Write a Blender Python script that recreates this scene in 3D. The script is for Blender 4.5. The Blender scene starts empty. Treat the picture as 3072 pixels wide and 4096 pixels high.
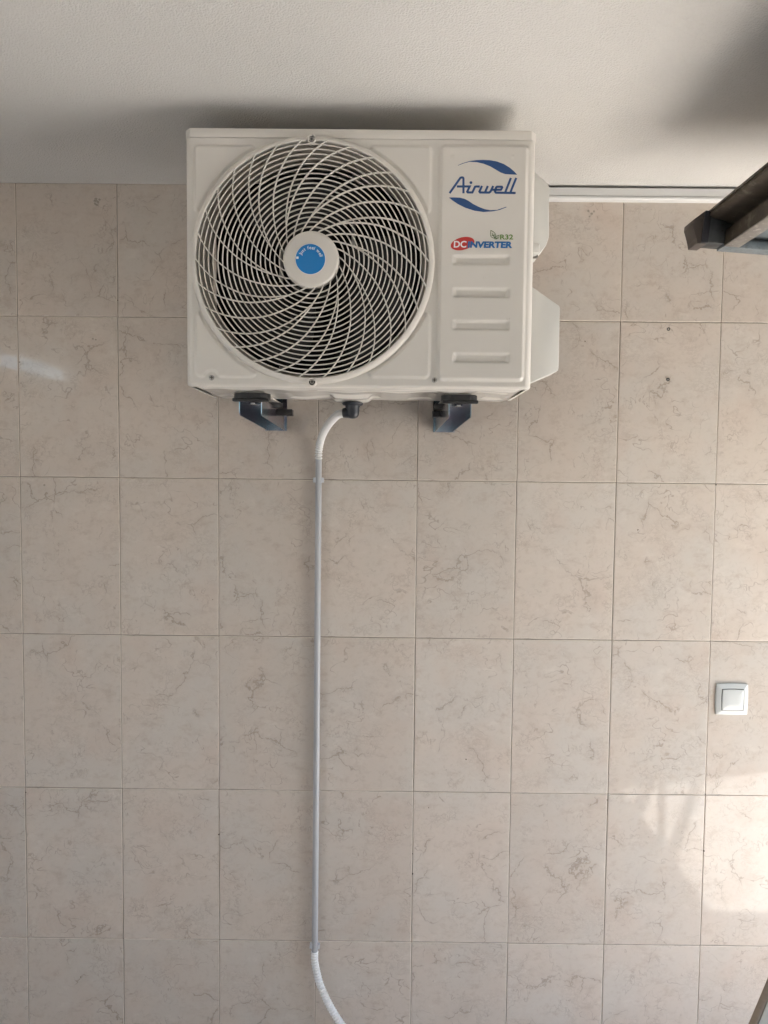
import bpy, bmesh, math, random
from mathutils import Vector, Matrix
R_ = math.radians
random.seed(7)
SC = bpy.context.scene
COL = SC.collection

# ------------------------------------------------------------ camera, sky, sun, exposure
CAM_POS = Vector((0.0, -1.789, 1.5))
cam_data = bpy.data.cameras.new("camera")
cam_data.sensor_fit = 'VERTICAL'; cam_data.sensor_height = 36.0
cam_data.lens = 24.98; cam_data.clip_start = 0.02; cam_data.clip_end = 500
cam = bpy.data.objects.new("camera", cam_data); COL.objects.link(cam)
ax_x = Vector((0.99994267, 0.00367765, 0.01005599))
ax_f = Vector((-0.00315796, 0.99868260, -0.05121618))
ax_u = Vector((-0.01023110, 0.05118149, 0.99863696))
cam.matrix_world = Matrix(((ax_x.x, ax_u.x, -ax_f.x, CAM_POS.x), (ax_x.y, ax_u.y, -ax_f.y, CAM_POS.y),
                           (ax_x.z, ax_u.z, -ax_f.z, CAM_POS.z), (0, 0, 0, 1)))
SC.camera = cam
SUN_EL = R_(50.0); SUN_AZ = math.atan2(0.966, -0.259)
world = bpy.data.worlds.new("World"); SC.world = world; world.use_nodes = True
wn = world.node_tree; wn.nodes.clear()
sky = wn.nodes.new('ShaderNodeTexSky'); sky.sky_type = 'NISHITA'; sky.sun_disc = False
sky.sun_elevation = SUN_EL; sky.sun_rotation = SUN_AZ
bgn = wn.nodes.new('ShaderNodeBackground'); bgn.inputs['Strength'].default_value = 0.105
won = wn.nodes.new('ShaderNodeOutputWorld')
wn.links.new(sky.outputs[0], bgn.inputs[0]); wn.links.new(bgn.outputs[0], won.inputs[0])
sun_data = bpy.data.lights.new("sun", 'SUN'); sun_data.energy = 4.8; sun_data.angle = R_(0.5); sun_data.color = (1, 0.97, 0.93)
sun = bpy.data.objects.new("sun", sun_data); COL.objects.link(sun)
sun_from = Vector((math.sin(SUN_AZ) * math.cos(SUN_EL), math.cos(SUN_AZ) * math.cos(SUN_EL), math.sin(SUN_EL)))
sun.rotation_euler = sun_from.to_track_quat('Z', 'Y').to_euler(); sun.location = (4, -3, 6)
SC.view_settings.view_transform = 'Standard'; SC.view_settings.look = 'None'
SC.view_settings.exposure = 3.60; SC.view_settings.gamma = 1.0; SC.view_settings.use_curve_mapping = False
SC.cycles.use_denoising = True
SC.cycles.max_bounces = 8; SC.cycles.diffuse_bounces = 5; SC.cycles.glossy_bounces = 3
SC.cycles.caustics_reflective = False; SC.cycles.caustics_refractive = False
SC.cycles.sample_clamp_indirect = 6.0

# ------------------------------------------------------------ traced outlines, millimetres in the wall's own x-z frame
LETTER_STROKES = [[(114.4, 2038.4), (134.6, 2067.2), (136.7, 2067.9), (139.0, 2067.9), (140.4, 2066.2), (140.9, 2038.4)], [(128.1, 2051.0), (152.5, 2051.3), (147.9, 2041.4), (149.2, 2040.1), (157.8, 2040.2), (162.7, 2050.8), (164.9, 2051.3), (171.7, 2051.3)], [(175.9, 2052.6), (171.1, 2041.8), (172.4, 2040.2), (189.7, 2040.2), (192.2, 2042.0), (197.3, 2052.6)], [(187.0, 2052.6), (182.2, 2041.3)], [(194.3, 2045.5), (211.9, 2045.6), (214.4, 2049.8), (213.6, 2051.2), (204.5, 2051.1), (202.7, 2049.7), (200.8, 2042.1), (202.6, 2040.1), (240.2, 2039.8)], [(230.6, 2067.8), (220.5, 2041.3)], [(240.7, 2067.9), (230.3, 2041.4)]]
LETTER_DOT = (154.8, 2058.5)
SWOOSH = [[(129.3, 2090.6), (139.3, 2094.9), (152.1, 2098.6), (165.0, 2100.4), (177.9, 2100.9), (190.7, 2100.4), (203.7, 2098.2), (216.6, 2093.7), (227.9, 2087.1), (236.7, 2080.0), (242.4, 2074.0), (229.9, 2074.3), (219.6, 2074.8), (210.9, 2077.7), (203.1, 2082.2), (191.0, 2088.9), (178.0, 2093.8), (165.0, 2096.6), (152.2, 2097.2), (141.0, 2094.3), (129.9, 2090.0)], [(113.4, 2030.4), (123.1, 2030.6), (134.3, 2030.3), (142.9, 2028.3), (150.7, 2024.5), (159.5, 2018.7), (170.7, 2013.3), (182.0, 2009.2), (192.4, 2007.4), (205.3, 2008.1), (222.9, 2014.1), (223.1, 2012.9), (209.6, 2007.6), (196.7, 2005.1), (179.5, 2003.9), (162.3, 2006.1), (144.9, 2011.4), (130.2, 2018.4), (120.6, 2024.7)]]
OVAL = [(163.0, 1950.0), (163.2, 1948.4), (163.1, 1946.8), (162.5, 1945.2), (161.6, 1943.5), (160.3, 1941.8), (158.7, 1940.2), (156.7, 1938.6), (154.5, 1937.2), (152.1, 1935.8), (149.4, 1934.6), (146.6, 1933.6), (143.7, 1932.8), (140.8, 1932.1), (137.8, 1931.7), (134.9, 1931.5), (132.1, 1931.5), (129.5, 1931.7), (127.0, 1932.1), (124.8, 1932.8), (122.8, 1933.6), (121.1, 1934.6), (119.8, 1935.8), (118.8, 1937.1), (118.3, 1938.6), (118.0, 1940.1), (118.2, 1941.8), (118.8, 1943.4), (119.7, 1945.1), (121.0, 1946.8), (122.6, 1948.4), (124.6, 1949.9), (126.8, 1951.4), (129.2, 1952.7), (131.8, 1953.9), (134.6, 1954.9), (137.5, 1955.8), (140.5, 1956.4), (143.4, 1956.9), (146.3, 1957.1), (149.1, 1957.1), (151.8, 1956.9), (154.3, 1956.4), (156.5, 1955.8), (158.5, 1955.0), (160.1, 1954.0), (161.4, 1952.8), (162.4, 1951.4)]
DC_BOX = [(123.8, 1936.6), (147.8, 1936.8), (124.3, 1949.3)]
INV_BOX = [(150.0, 1936.4), (235.6, 1936.5), (151.3, 1948.8)]
R32_BOX = [(212.2, 1952.6), (237.1, 1952.8), (212.0, 1962.1)]
LEAF = [[(194.1, 1969.6), (193.4, 1962.4), (194.3, 1958.6), (196.8, 1956.1), (200.7, 1955.0), (202.6, 1956.4), (203.6, 1960.8), (202.2, 1964.2), (199.1, 1967.1), (194.1, 1969.6)], [(202.7, 1952.7), (200.6, 1957.8), (196.6, 1964.3)], [(200.6, 1957.8), (201.1, 1962.5)], [(199.3, 1959.5), (195.8, 1960.6)], [(204.2, 1953.0), (203.5, 1956.1), (205.3, 1959.1), (210.1, 1960.7), (209.9, 1957.0), (208.0, 1954.5), (204.1, 1953.3)], [(204.2, 1953.0), (207.9, 1958.3)]]
DIMPLE = [(120.1, 2107.2), (233.0, 2107.5)]
BADGE_C = (-148.8, 1908.6)
BADGE_R = 28.1
HUB_C = (-148.1, 1909.6)
HUB_R = 53.5
PAD_R = (93.8, 1682.8, 265.5, 2132.5)
PAD_TL = (-375.4, 1999.6, -255.2, 2127.4)
PAD_TR = (-39.2, 2000.8, 81.5, 2129.4)
PAD_BL = (-374.7, 1685.8, -252.2, 1816.0)
PAD_BR = (-39.5, 1687.3, 83.6, 1816.1)
RECESS = [(120.5, 1904.7, 232.9, 1923.8), (121.4, 1842.7, 234.1, 1862.2), (122.4, 1781.2, 235.3, 1800.4), (123.3, 1718.9, 236.5, 1738.2)]
RING = (-146.3, 1909.1499999999999, 232.5, 235.65000000000003)
SCREWS = [(-148.4, 2133.7), (-145.3, 1678.4), (-341.4, 1685.9), (90.7, 1685.6)]
HOSE_UP = [(-104.2, 1646.3), (-125.5, 1641.6), (-143.4, 1628.0), (-156.8, 1607.8), (-165.7, 1583.0), (-169.6, 1560.6), (-169.9, 1539.2)]
SPOTS = [(-724.9, 2174.6), (-715.7, 2173.5), (-720.4, 2167.9), (-727.2, 2170.1), (-727.3, 2163.3), (-722.7, 2160.0), (490.6, 2156.0), (498.8, 2149.4), (493.2, 2142.6), (504.3, 2155.0), (-735.5, 1833.1), (-728.6, 1830.9), (-862.2, 1467.2)]


# ------------------------------------------------------------ helpers
def mesh_obj(name, verts, faces, mat, parent=None, smooth=None, loc=None):
    me = bpy.data.meshes.new(name); me.from_pydata(verts, [], faces); me.validate(); me.update()
    return wrap(name, me, mat, parent, smooth, loc)

def wrap(name, me, mat, parent=None, smooth=None, loc=None):
    if mat is not None and len(me.materials) == 0: me.materials.append(mat)
    if smooth is not None:
        me.polygons.foreach_set('use_smooth', [True] * len(me.polygons))
        me.set_sharp_from_angle(angle=R_(smooth))
    o = bpy.data.objects.new(name, me); COL.objects.link(o)
    if loc is not None: o.location = loc
    if parent is not None: o.parent = parent
    return o

def bm_obj(name, bm, mat, parent=None, smooth=None, loc=None):
    bmesh.ops.recalc_face_normals(bm, faces=bm.faces)
    me = bpy.data.meshes.new(name); bm.to_mesh(me); bm.free()
    return wrap(name, me, mat, parent, smooth, loc)

def tag(o, label=None, cat=None, group=None, kind=None):
    if label: o['label'] = label
    if cat: o['category'] = cat
    if group: o['group'] = group
    if kind: o['kind'] = kind
    return o

def empty(name, loc, label, cat, group=None):
    o = bpy.data.objects.new(name, None); COL.objects.link(o); o.location = loc; o.empty_display_size = 0.05
    return tag(o, label, cat, group)

def add_box(bm, x0, x1, y0, y1, z0, z1, bev=0.0, seg=2):
    r = bmesh.ops.create_cube(bm, size=1.0)
    vs = r['verts']
    for v in vs:
        v.co = Vector(((x0 + x1) / 2 + v.co.x * (x1 - x0), (y0 + y1) / 2 + v.co.y * (y1 - y0), (z0 + z1) / 2 + v.co.z * (z1 - z0)))
    if bev > 0:
        es = list({e for v in vs for e in v.link_edges})
        bmesh.ops.bevel(bm, geom=es, offset=bev, segments=seg, affect='EDGES', profile=0.5)
    return bm

def box_obj(name, x0, x1, y0, y1, z0, z1, mat, parent=None, bev=0.0, seg=2):
    bm = bmesh.new(); add_box(bm, x0, x1, y0, y1, z0, z1, bev, seg)
    return bm_obj(name, bm, mat, parent, 25 if bev else None)

def prism_xz(bm, pts, y0, y1, bev=0.0):
    """closed x-z outline pushed from y0 (front) to y1"""
    a = [bm.verts.new((x, y0, z)) for x, z in pts]; b = [bm.verts.new((x, y1, z)) for x, z in pts]
    n = len(pts); fs = [bm.faces.new(a), bm.faces.new(b[::-1])]
    for i in range(n): fs.append(bm.faces.new((a[i], b[i], b[(i + 1) % n], a[(i + 1) % n])))
    if bev:
        es = list({e for f in fs for e in f.edges})
        bmesh.ops.bevel(bm, geom=es, offset=bev, segments=2, affect='EDGES', profile=0.5)

def prism_yz(bm, pts, x0, x1, bev=0.0):
    a = [bm.verts.new((x0, y, z)) for y, z in pts]; b = [bm.verts.new((x1, y, z)) for y, z in pts]
    n = len(pts); fs = [bm.faces.new(a), bm.faces.new(b[::-1])]
    for i in range(n): fs.append(bm.faces.new((a[i], b[i], b[(i + 1) % n], a[(i + 1) % n])))
    if bev:
        es = list({e for f in fs for e in f.edges})
        bmesh.ops.bevel(bm, geom=es, offset=bev, segments=2, affect='EDGES', profile=0.5)

def prism_xy(bm, pts, z0, z1, bev=0.0):
    a = [bm.verts.new((x, y, z0)) for x, y in pts]; b = [bm.verts.new((x, y, z1)) for x, y in pts]
    n = len(pts); fs = [bm.faces.new(a), bm.faces.new(b[::-1])]
    for i in range(n): fs.append(bm.faces.new((a[i], b[i], b[(i + 1) % n], a[(i + 1) % n])))
    if bev:
        es = list({e for f in fs for e in f.edges})
        bmesh.ops.bevel(bm, geom=es, offset=bev, segments=2, affect='EDGES', profile=0.5)

def lathe_y(profile, cx, cz, n=96, closed=False):
    """profile: (radius, y) pairs spun round a y axis through (cx, cz)"""
    vs, fs = [], []
    m = len(profile)
    for i in range(n):
        a = 2 * math.pi * i / n
        for r, y in profile: vs.append((cx + r * math.sin(a), y, cz + r * math.cos(a)))
    mm_ = m if closed else m - 1
    for i in range(n):
        j = (i + 1) % n
        for k in range(mm_):
            l = (k + 1) % m
            fs.append((i * m + k, i * m + l, j * m + l, j * m + k))
    return vs, fs

def catmull(pts, per=12):
    P = [Vector(p) for p in pts]; P = [P[0] * 2 - P[1]] + P + [P[-1] * 2 - P[-2]]
    out = []
    for i in range(1, len(P) - 2):
        for s in range(per):
            t = s / per
            out.append(0.5 * ((2 * P[i]) + (P[i + 1] - P[i - 1]) * t + (2 * P[i - 1] - 5 * P[i] + 4 * P[i + 1] - P[i + 2]) * t * t
                              + (3 * P[i] - P[i - 1] - 3 * P[i + 1] + P[i + 2]) * t ** 3))
    out.append(P[-2].copy())
    return out

def resample(pts, step):
    out = [pts[0].copy()]; acc = 0.0
    for a, b in zip(pts, pts[1:]):
        d = (b - a).length
        while d > 1e-9 and acc + d >= step:
            t = (step - acc) / d; a = a.lerp(b, t); out.append(a.copy()); d = (b - a).length; acc = 0.0
        acc += d
    return out

def tube(pts, radii, segs=14, cap=True):
    vs, fs = [], []
    up = Vector((0, 1, 0))
    n = len(pts)
    for i, p in enumerate(pts):
        t = (pts[min(i + 1, n - 1)] - pts[max(i - 1, 0)]).normalized()
        s = t.cross(up)
        if s.length < 1e-4: s = t.cross(Vector((1, 0, 0)))
        s.normalize(); w = s.cross(t).normalized(); up = w
        r = radii[i] if isinstance(radii, (list, tuple)) else radii
        for k in range(segs):
            a = 2 * math.pi * k / segs
            vs.append(tuple(p + s * (r * math.cos(a)) + w * (r * math.sin(a))))
    for i in range(n - 1):
        for k in range(segs):
            l = (k + 1) % segs
            fs.append((i * segs + k, i * segs + l, (i + 1) * segs + l, (i + 1) * segs + k))
    if cap:
        fs.append(tuple(range(segs))[::-1]); fs.append(tuple((n - 1) * segs + k for k in range(segs)))
    return vs, fs

# ------------------------------------------------------------ materials
def new_mat(name):
    m = bpy.data.materials.new(name); m.use_nodes = True
    nt = m.node_tree; b = nt.nodes['Principled BSDF']
    return m, nt, b

class N:
    """tiny node builder"""
    def __init__(self, nt): self.nt = nt
    def __call__(self, typ, **kw):
        n = self.nt.nodes.new(typ)
        ins = kw.pop('ins', {})
        for k, v in kw.items(): setattr(n, k, v)
        for k, v in ins.items():
            s = n.inputs[k]
            if hasattr(v, 'is_output'): self.nt.links.new(v, s)
            else: s.default_value = v
        return n
    def math(self, op, a, b=None, clamp=False):
        n = self.nt.nodes.new('ShaderNodeMath'); n.operation = op; n.use_clamp = clamp
        for i, v in enumerate((a, b)):
            if v is None: continue
            if hasattr(v, 'is_output'): self.nt.links.new(v, n.inputs[i])
            else: n.inputs[i].default_value = v
        return n.outputs[0]
    def ramp(self, fac, lo, hi, a=0.0, b=1.0, smooth=True):
        n = self.nt.nodes.new('ShaderNodeMapRange'); n.interpolation_type = 'SMOOTHSTEP' if smooth else 'LINEAR'
        self.nt.links.new(fac, n.inputs[0])
        n.inputs[1].default_value = lo; n.inputs[2].default_value = hi; n.inputs[3].default_value = a; n.inputs[4].default_value = b
        return n.outputs[0]
    def mix(self, fac, a, b, blend='MIX'):
        n = self.nt.nodes.new('ShaderNodeMix'); n.data_type = 'RGBA'; n.blend_type = blend
        for s, v in ((n.inputs[0], fac), (n.inputs[6], a), (n.inputs[7], b)):
            if hasattr(v, 'is_output'): self.nt.links.new(v, s)
            elif isinstance(v, tuple): s.default_value = v + (1,) if len(v) == 3 else v
            else: s.default_value = v
        return n.outputs[2]

def simple(name, col, rough=0.5, metal=0.0, var=0.06, vscale=9.0, bump=0.0, bscale=300.0, spec=0.5, dirt=None):
    m, nt, b = new_mat(name); n = N(nt)
    tc = n('ShaderNodeTexCoord').outputs['Object']
    nz = n('ShaderNodeTexNoise', ins={'Vector': tc, 'Scale': vscale, 'Detail': 5.0}).outputs['Fac']
    d = tuple(c * (1 - var) for c in col); l = tuple(min(1, c * (1 + var)) for c in col)
    c = n.mix(n.ramp(nz, 0.3, 0.7), d, l)
    if dirt:
        nd = n('ShaderNodeTexNoise', ins={'Vector': tc, 'Scale': dirt[1], 'Detail': 7.0, 'Roughness': 0.7}).outputs['Fac']
        c = n.mix(n.ramp(nd, dirt[2], dirt[3]), c, dirt[0])
    nt.links.new(c, b.inputs['Base Color'])
    b.inputs['Metallic'].default_value = metal
    b.inputs['Specular IOR Level'].default_value = spec
    rr = n.ramp(nz, 0.3, 0.7, max(0.02, rough * 0.88), min(1, rough * 1.12)); nt.links.new(rr, b.inputs['Roughness'])
    if bump:
        nb = n('ShaderNodeTexNoise', ins={'Vector': tc, 'Scale': bscale, 'Detail': 3.0}).outputs['Fac']
        bn = n('ShaderNodeBump', ins={'Strength': 0.5, 'Distance': bump, 'Height': nb})
        nt.links.new(bn.outputs[0], b.inputs['Normal'])
    return m

def tile_material():
    m, nt, b = new_mat("marbled_wall_tile"); n = N(nt)
    tc = n('ShaderNodeTexCoord').outputs['Object']
    rnd = n('ShaderNodeObjectInfo').outputs['Random']
    rv = n('ShaderNodeCombineXYZ', ins={0: n.math('MULTIPLY', rnd, 71.3), 1: 0.0, 2: n.math('MULTIPLY', rnd, 43.7)}).outputs[0]
    P = n('ShaderNodeVectorMath', operation='ADD', ins={0: tc, 1: rv}).outputs[0]
    def noise(vec, sc, det=4.0, ro=0.5, out='Fac'):
        return n('ShaderNodeTexNoise', ins={'Vector': vec, 'Scale': sc, 'Detail': det, 'Roughness': ro}).outputs[out]
    def warp(vec, sc, amt, det=4.0):
        c = noise(vec, sc, det, 0.6, 'Color')
        s = n('ShaderNodeVectorMath', operation='SUBTRACT', ins={0: c, 1: (0.5, 0.5, 0.5)}).outputs[0]
        s = n('ShaderNodeVectorMath', operation='SCALE', ins={0: s, 'Scale': amt}).outputs[0]
        return n('ShaderNodeVectorMath', operation='ADD', ins={0: vec, 1: s}).outputs[0]
    W = warp(P, 9.0, 0.060); W2 = warp(P, 30.0, 0.018)
    c = n.mix(n.ramp(noise(W, 5.0, 4), 0.36, 0.66), (0.572, 0.500, 0.434), (0.552, 0.504, 0.450))
    c = n.mix(n.ramp(noise(P, 7.5, 5), 0.52, 0.72, 0, 0.55), c, (0.540, 0.448, 0.380))
    c = n.mix(n.ramp(noise(W, 17.0, 5), 0.5, 0.75, 0, 0.4), c, (0.530, 0.478, 0.415))
    c = n.mix(n.ramp(noise(W2, 24.0, 6, 0.65), 0.58, 0.72, 0, 0.42), c, (0.480, 0.402, 0.330))
    # crack-like veins: thin ridges of warped noise, each broken up by its own mask
    def vein(vec, sc, width, msc, mlo, mhi, lvl=0.5, seed=0.0):
        r = n.math('ABSOLUTE', n.math('SUBTRACT', noise(vec, sc, 3.5, 0.6), lvl))
        line = n.ramp(r, 0.0, width, 1.0, 0.0)
        sh = n('ShaderNodeVectorMath', operation='ADD', ins={0: P, 1: (seed, 0.0, seed * 1.7)}).outputs[0]
        mask = n.ramp(noise(sh, msc, 3.0, 0.6), mlo, mhi)
        return n.math('MULTIPLY', line, mask)
    S1 = n('ShaderNodeVectorMath', operation='MULTIPLY', ins={0: W, 1: (1.0, 1.0, 1.7)}).outputs[0]
    S2 = n('ShaderNodeVectorMath', operation='MULTIPLY', ins={0: W2, 1: (1.35, 1.0, 0.8)}).outputs[0]
    v1 = vein(S1, 5.0, 0.0065, 9.0, 0.49, 0.60, 0.5, 1.1)
    v2 = vein(S2, 11.0, 0.009, 11.0, 0.50, 0.61, 0.47, 4.3)
    v3 = vein(W2, 42.0, 0.040, 13.0, 0.52, 0.64, 0.5, 7.7)
    v5 = vein(S1, 75.0, 0.060, 9.0, 0.50, 0.66, 0.5, 9.9)
    vo = n('ShaderNodeTexVoronoi', feature='DISTANCE_TO_EDGE', ins={'Vector': warp(P, 16.0, 0.075, 6.0), 'Scale': 7.0}).outputs['Distance']
    v4 = n.math('MULTIPLY', n.ramp(vo, 0.0, 0.016, 1.0, 0.0), n.ramp(noise(P, 9.5, 3.0), 0.50, 0.60))
    vv = n.math('MAXIMUM', n.math('MAXIMUM', n.math('MULTIPLY', v1, 0.62), n.math('MULTIPLY', v2, 0.50)),
                n.math('MAXIMUM', n.math('MAXIMUM', n.math('MULTIPLY', v3, 0.34), n.math('MULTIPLY', v5, 0.26)), n.math('MULTIPLY', v4, 0.66)))
    halo = n.math('MULTIPLY', n.ramp(vo, 0.0, 0.16, 0.14, 0.0), n.ramp(noise(P, 9.5, 3.0), 0.48, 0.62))
    c = n.mix(halo, c, (0.33, 0.27, 0.22))
    c = n.mix(n.math('MULTIPLY', vv, 0.84), c, (0.235, 0.180, 0.140))
    fl = n.math('MULTIPLY', n.ramp(noise(W2, 30.0, 4, 0.6), 0.60, 0.74), 0.30)
    c = n.mix(fl, c, (0.60, 0.56, 0.50))
    # soft brushed clouding and fine grain of the print
    B = n('ShaderNodeVectorMath', operation='MULTIPLY', ins={0: W2, 1: (1.0, 1.0, 1.6)}).outputs[0]
    c = n.mix(n.ramp(noise(B, 20.0, 7, 0.72), 0.50, 0.70, 0, 0.58), c, (0.440, 0.364, 0.302))
    c = n.mix(n.ramp(noise(B, 14.0, 6, 0.70), 0.54, 0.72, 0, 0.50), c, (0.640, 0.585, 0.520))
    c = n.mix(n.ramp(noise(W2, 70.0, 5, 0.7), 0.52, 0.70, 0, 0.22), c, (0.400, 0.330, 0.270))
    # per-tile shade
    hv = n('ShaderNodeHueSaturation', ins={'Saturation': 1.0, 'Value': n.math('ADD', n.math('MULTIPLY', rnd, 0.08), 0.985), 'Color': c})
    c = hv.outputs[0]
    nt.links.new(c, b.inputs['Base Color'])
    rough = n.math('ADD', n.ramp(noise(P, 60.0, 4), 0.3, 0.7, 0.012, 0.03), n.math('MULTIPLY', vv, 0.15))
    nt.links.new(rough, b.inputs['Roughness'])
    b.inputs['Specular IOR Level'].default_value = 0.25
    hgt = n.math('ADD', n.math('MULTIPLY', vv, -1.3), n.math('ADD', n.math('MULTIPLY', noise(W2, 55.0, 5, 0.6), 0.5), n.math('MULTIPLY', noise(P, 9.0, 2), 0.6)))
    bn = n('ShaderNodeBump', ins={'Strength': 0.4, 'Distance': 0.00010, 'Height': hgt})
    nt.links.new(bn.outputs[0], b.inputs['Normal'])
    return m

def stucco_material():
    m, nt, b = new_mat("stippled_plaster"); n = N(nt)
    tc = n('ShaderNodeTexCoord').outputs['Object']
    def noise(sc, det=4.0, ro=0.5): return n('ShaderNodeTexNoise', ins={'Vector': tc, 'Scale': sc, 'Detail': det, 'Roughness': ro}).outputs['Fac']
    c = n.mix(n.ramp(noise(3.0, 5), 0.35, 0.7), (0.63, 0.618, 0.592), (0.665, 0.652, 0.628))
    c = n.mix(n.ramp(noise(190.0, 3), 0.35, 0.68, 0, 0.10), c, (0.50, 0.48, 0.45))
    nt.links.new(c, b.inputs['Base Color']); b.inputs['Roughness'].default_value = 0.85; b.inputs['Specular IOR Level'].default_value = 0.2
    vor = n('ShaderNodeTexVoronoi', ins={'Vector': tc, 'Scale': 300.0}).outputs['Distance']
    h = n.math('ADD', n.math('MULTIPLY', noise(250.0, 3, 0.6), 1.0), n.math('MULTIPLY', vor, 0.5))
    bn = n('ShaderNodeBump', ins={'Strength': 0.85, 'Distance': 0.0020, 'Height': h})
    nt.links.new(bn.outputs[0], b.inputs['Normal'])
    return m

M = {}
M['tile'] = tile_material()
M['stucco'] = stucco_material()
M['grout'] = simple("joint_grout", (0.36, 0.31, 0.26), 0.9, var=0.14, vscale=22, bump=0.0008, bscale=500, spec=0.2, dirt=((0.20, 0.165, 0.13), 5.0, 0.52, 0.68))
M['tile_edge'] = simple('tile_edge_glaze', (0.68, 0.61, 0.535), 0.45, var=0.1, vscale=25, dirt=((0.26, 0.21, 0.17), 9.0, 0.56, 0.70))  # pale beige edge, lightened too for the light its bevel catches
M['plaster'] = simple("painted_plaster", (0.79, 0.775, 0.75), 0.85, var=0.03, spec=0.2)
M['floor'] = simple("garage_floor", (0.62, 0.585, 0.54), 0.6, var=0.08, vscale=4)
M['ground'] = simple("driveway_concrete", (0.30, 0.285, 0.26), 0.85, var=0.1, vscale=1.5)
M['casing'] = simple("beige_enamel", (0.655, 0.625, 0.575), 0.38, var=0.015, vscale=5, bump=0.00012, bscale=900, dirt=((0.50, 0.465, 0.41), 55.0, 0.64, 0.80))
M['pan'] = simple("beige_enamel_gloss", (0.66, 0.635, 0.59), 0.16, var=0.02, vscale=8, bump=0.0010, bscale=28)
M['grille'] = simple("beige_plastic", (0.660, 0.628, 0.575), 0.42, var=0.02, vscale=15)
M['cover'] = simple("pale_plastic", (0.62, 0.615, 0.585), 0.45, var=0.02)
M['fan'] = simple("fan_plastic", (0.016, 0.0155, 0.015), 0.45, var=0.1)
M['coil'] = simple("coil_fins", (0.016, 0.016, 0.016), 0.4, 0.3, var=0.2, vscale=40)
M['post'] = simple("galvanised_post", (0.42, 0.41, 0.39), 0.45, 0.2, var=0.1)
M['orifice'] = simple("orifice_metal", (0.38, 0.345, 0.30), 0.5, var=0.05)
M['blue'] = simple("logo_blue", (0.016, 0.068, 0.205), 0.4, var=0.03)
M['badge'] = simple("badge_blue", (0.006, 0.190, 0.510), 0.4, var=0.02)
M['white_ink'] = simple("white_ink", (0.78, 0.80, 0.82), 0.5, var=0.02)
M['red'] = simple("red_ink", (0.50, 0.035, 0.030), 0.4, var=0.03)
M['sky_blue'] = simple("bright_blue_ink", (0.008, 0.125, 0.345), 0.4, var=0.03)
M['purple'] = simple("purple_ink", (0.075, 0.055, 0.26), 0.4, var=0.03)
M['green'] = simple("green_ink", (0.09, 0.20, 0.012), 0.4, var=0.03)
M['dark_green'] = simple("leaf_ink", (0.065, 0.125, 0.02), 0.4, var=0.03)
M['steel'] = simple("bright_steel", (0.62, 0.63, 0.64), 0.22, 1.0, var=0.08, vscale=60)
M['screw'] = simple("dull_steel", (0.38, 0.37, 0.35), 0.35, 1.0, var=0.1, vscale=80)
M['recess'] = simple("dark_recess", (0.03, 0.028, 0.024), 0.6)  # near-black colour stands for the shade inside slots, holes and gaps
M['rubber'] = simple("black_rubber", (0.016, 0.016, 0.017), 0.55, var=0.15, vscale=40, bump=0.0004, bscale=300)
M['elbow'] = simple("black_elbow", (0.020, 0.023, 0.030), 0.33, var=0.1)
M['hose'] = simple("white_hose", (0.78, 0.78, 0.77), 0.42, var=0.03, dirt=((0.5, 0.48, 0.44), 30.0, 0.62, 0.8))
M['pipe'] = simple("grey_pipe", (0.42, 0.425, 0.435), 0.38, var=0.02, vscale=14)
M['clip'] = simple("grey_clip", (0.60, 0.62, 0.65), 0.4, var=0.03)
M['switch'] = simple("switch_white", (0.56, 0.575, 0.56), 0.18, var=0.01)
M['trunk'] = simple("white_trunking", (0.68, 0.68, 0.67), 0.4, var=0.02)
M['plug'] = simple("plug_plastic", (0.055, 0.055, 0.055), 0.6)
M['filler'] = simple("filler_paste", (0.34, 0.305, 0.26), 0.9, var=0.2, vscale=300)
M['chip'] = simple('chip_dirt', (0.085, 0.065, 0.05), 0.9, var=0.3, vscale=400)
M['brown'] = simple("weathered_bronze", (0.078, 0.064, 0.050), 0.40, 0.5, var=0.3, vscale=35, bump=0.0008, bscale=70, dirt=((0.19, 0.17, 0.14), 26.0, 0.50, 0.70))
M['galv'] = simple("galvanised_sheet", (0.26, 0.30, 0.32), 0.45, 0.5, var=0.12, vscale=60, dirt=((0.20, 0.22, 0.235), 120.0, 0.45, 0.7))
M['dark_galv'] = simple('dark_sheet', (0.075, 0.08, 0.082), 0.42, 0.5, var=0.15, vscale=60)
M['speckled'] = simple("speckled_flange", (0.30, 0.285, 0.265), 0.4, 0.6, var=0.2, vscale=70, dirt=((0.55, 0.53, 0.50), 90.0, 0.55, 0.66))
M['cap'] = simple("black_cap", (0.020, 0.020, 0.025), 0.4, var=0.1)
M['cap_face'] = simple("brown_cap", (0.075, 0.062, 0.055), 0.5, var=0.1)
M['board'] = simple("white_board", (0.72, 0.76, 0.78), 0.12, var=0.02)
M['board_edge'] = simple("brown_edge", (0.22, 0.165, 0.12), 0.5, var=0.15, vscale=30)
M['garden'] = simple('rendered_wall', (0.30, 0.28, 0.25), 0.9, var=0.1)
M['garden_pale'] = simple('pale_render', (0.62, 0.57, 0.50), 0.9, var=0.08)
M['leg'] = simple("grey_leg", (0.30, 0.30, 0.31), 0.4, 0.8)

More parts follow.
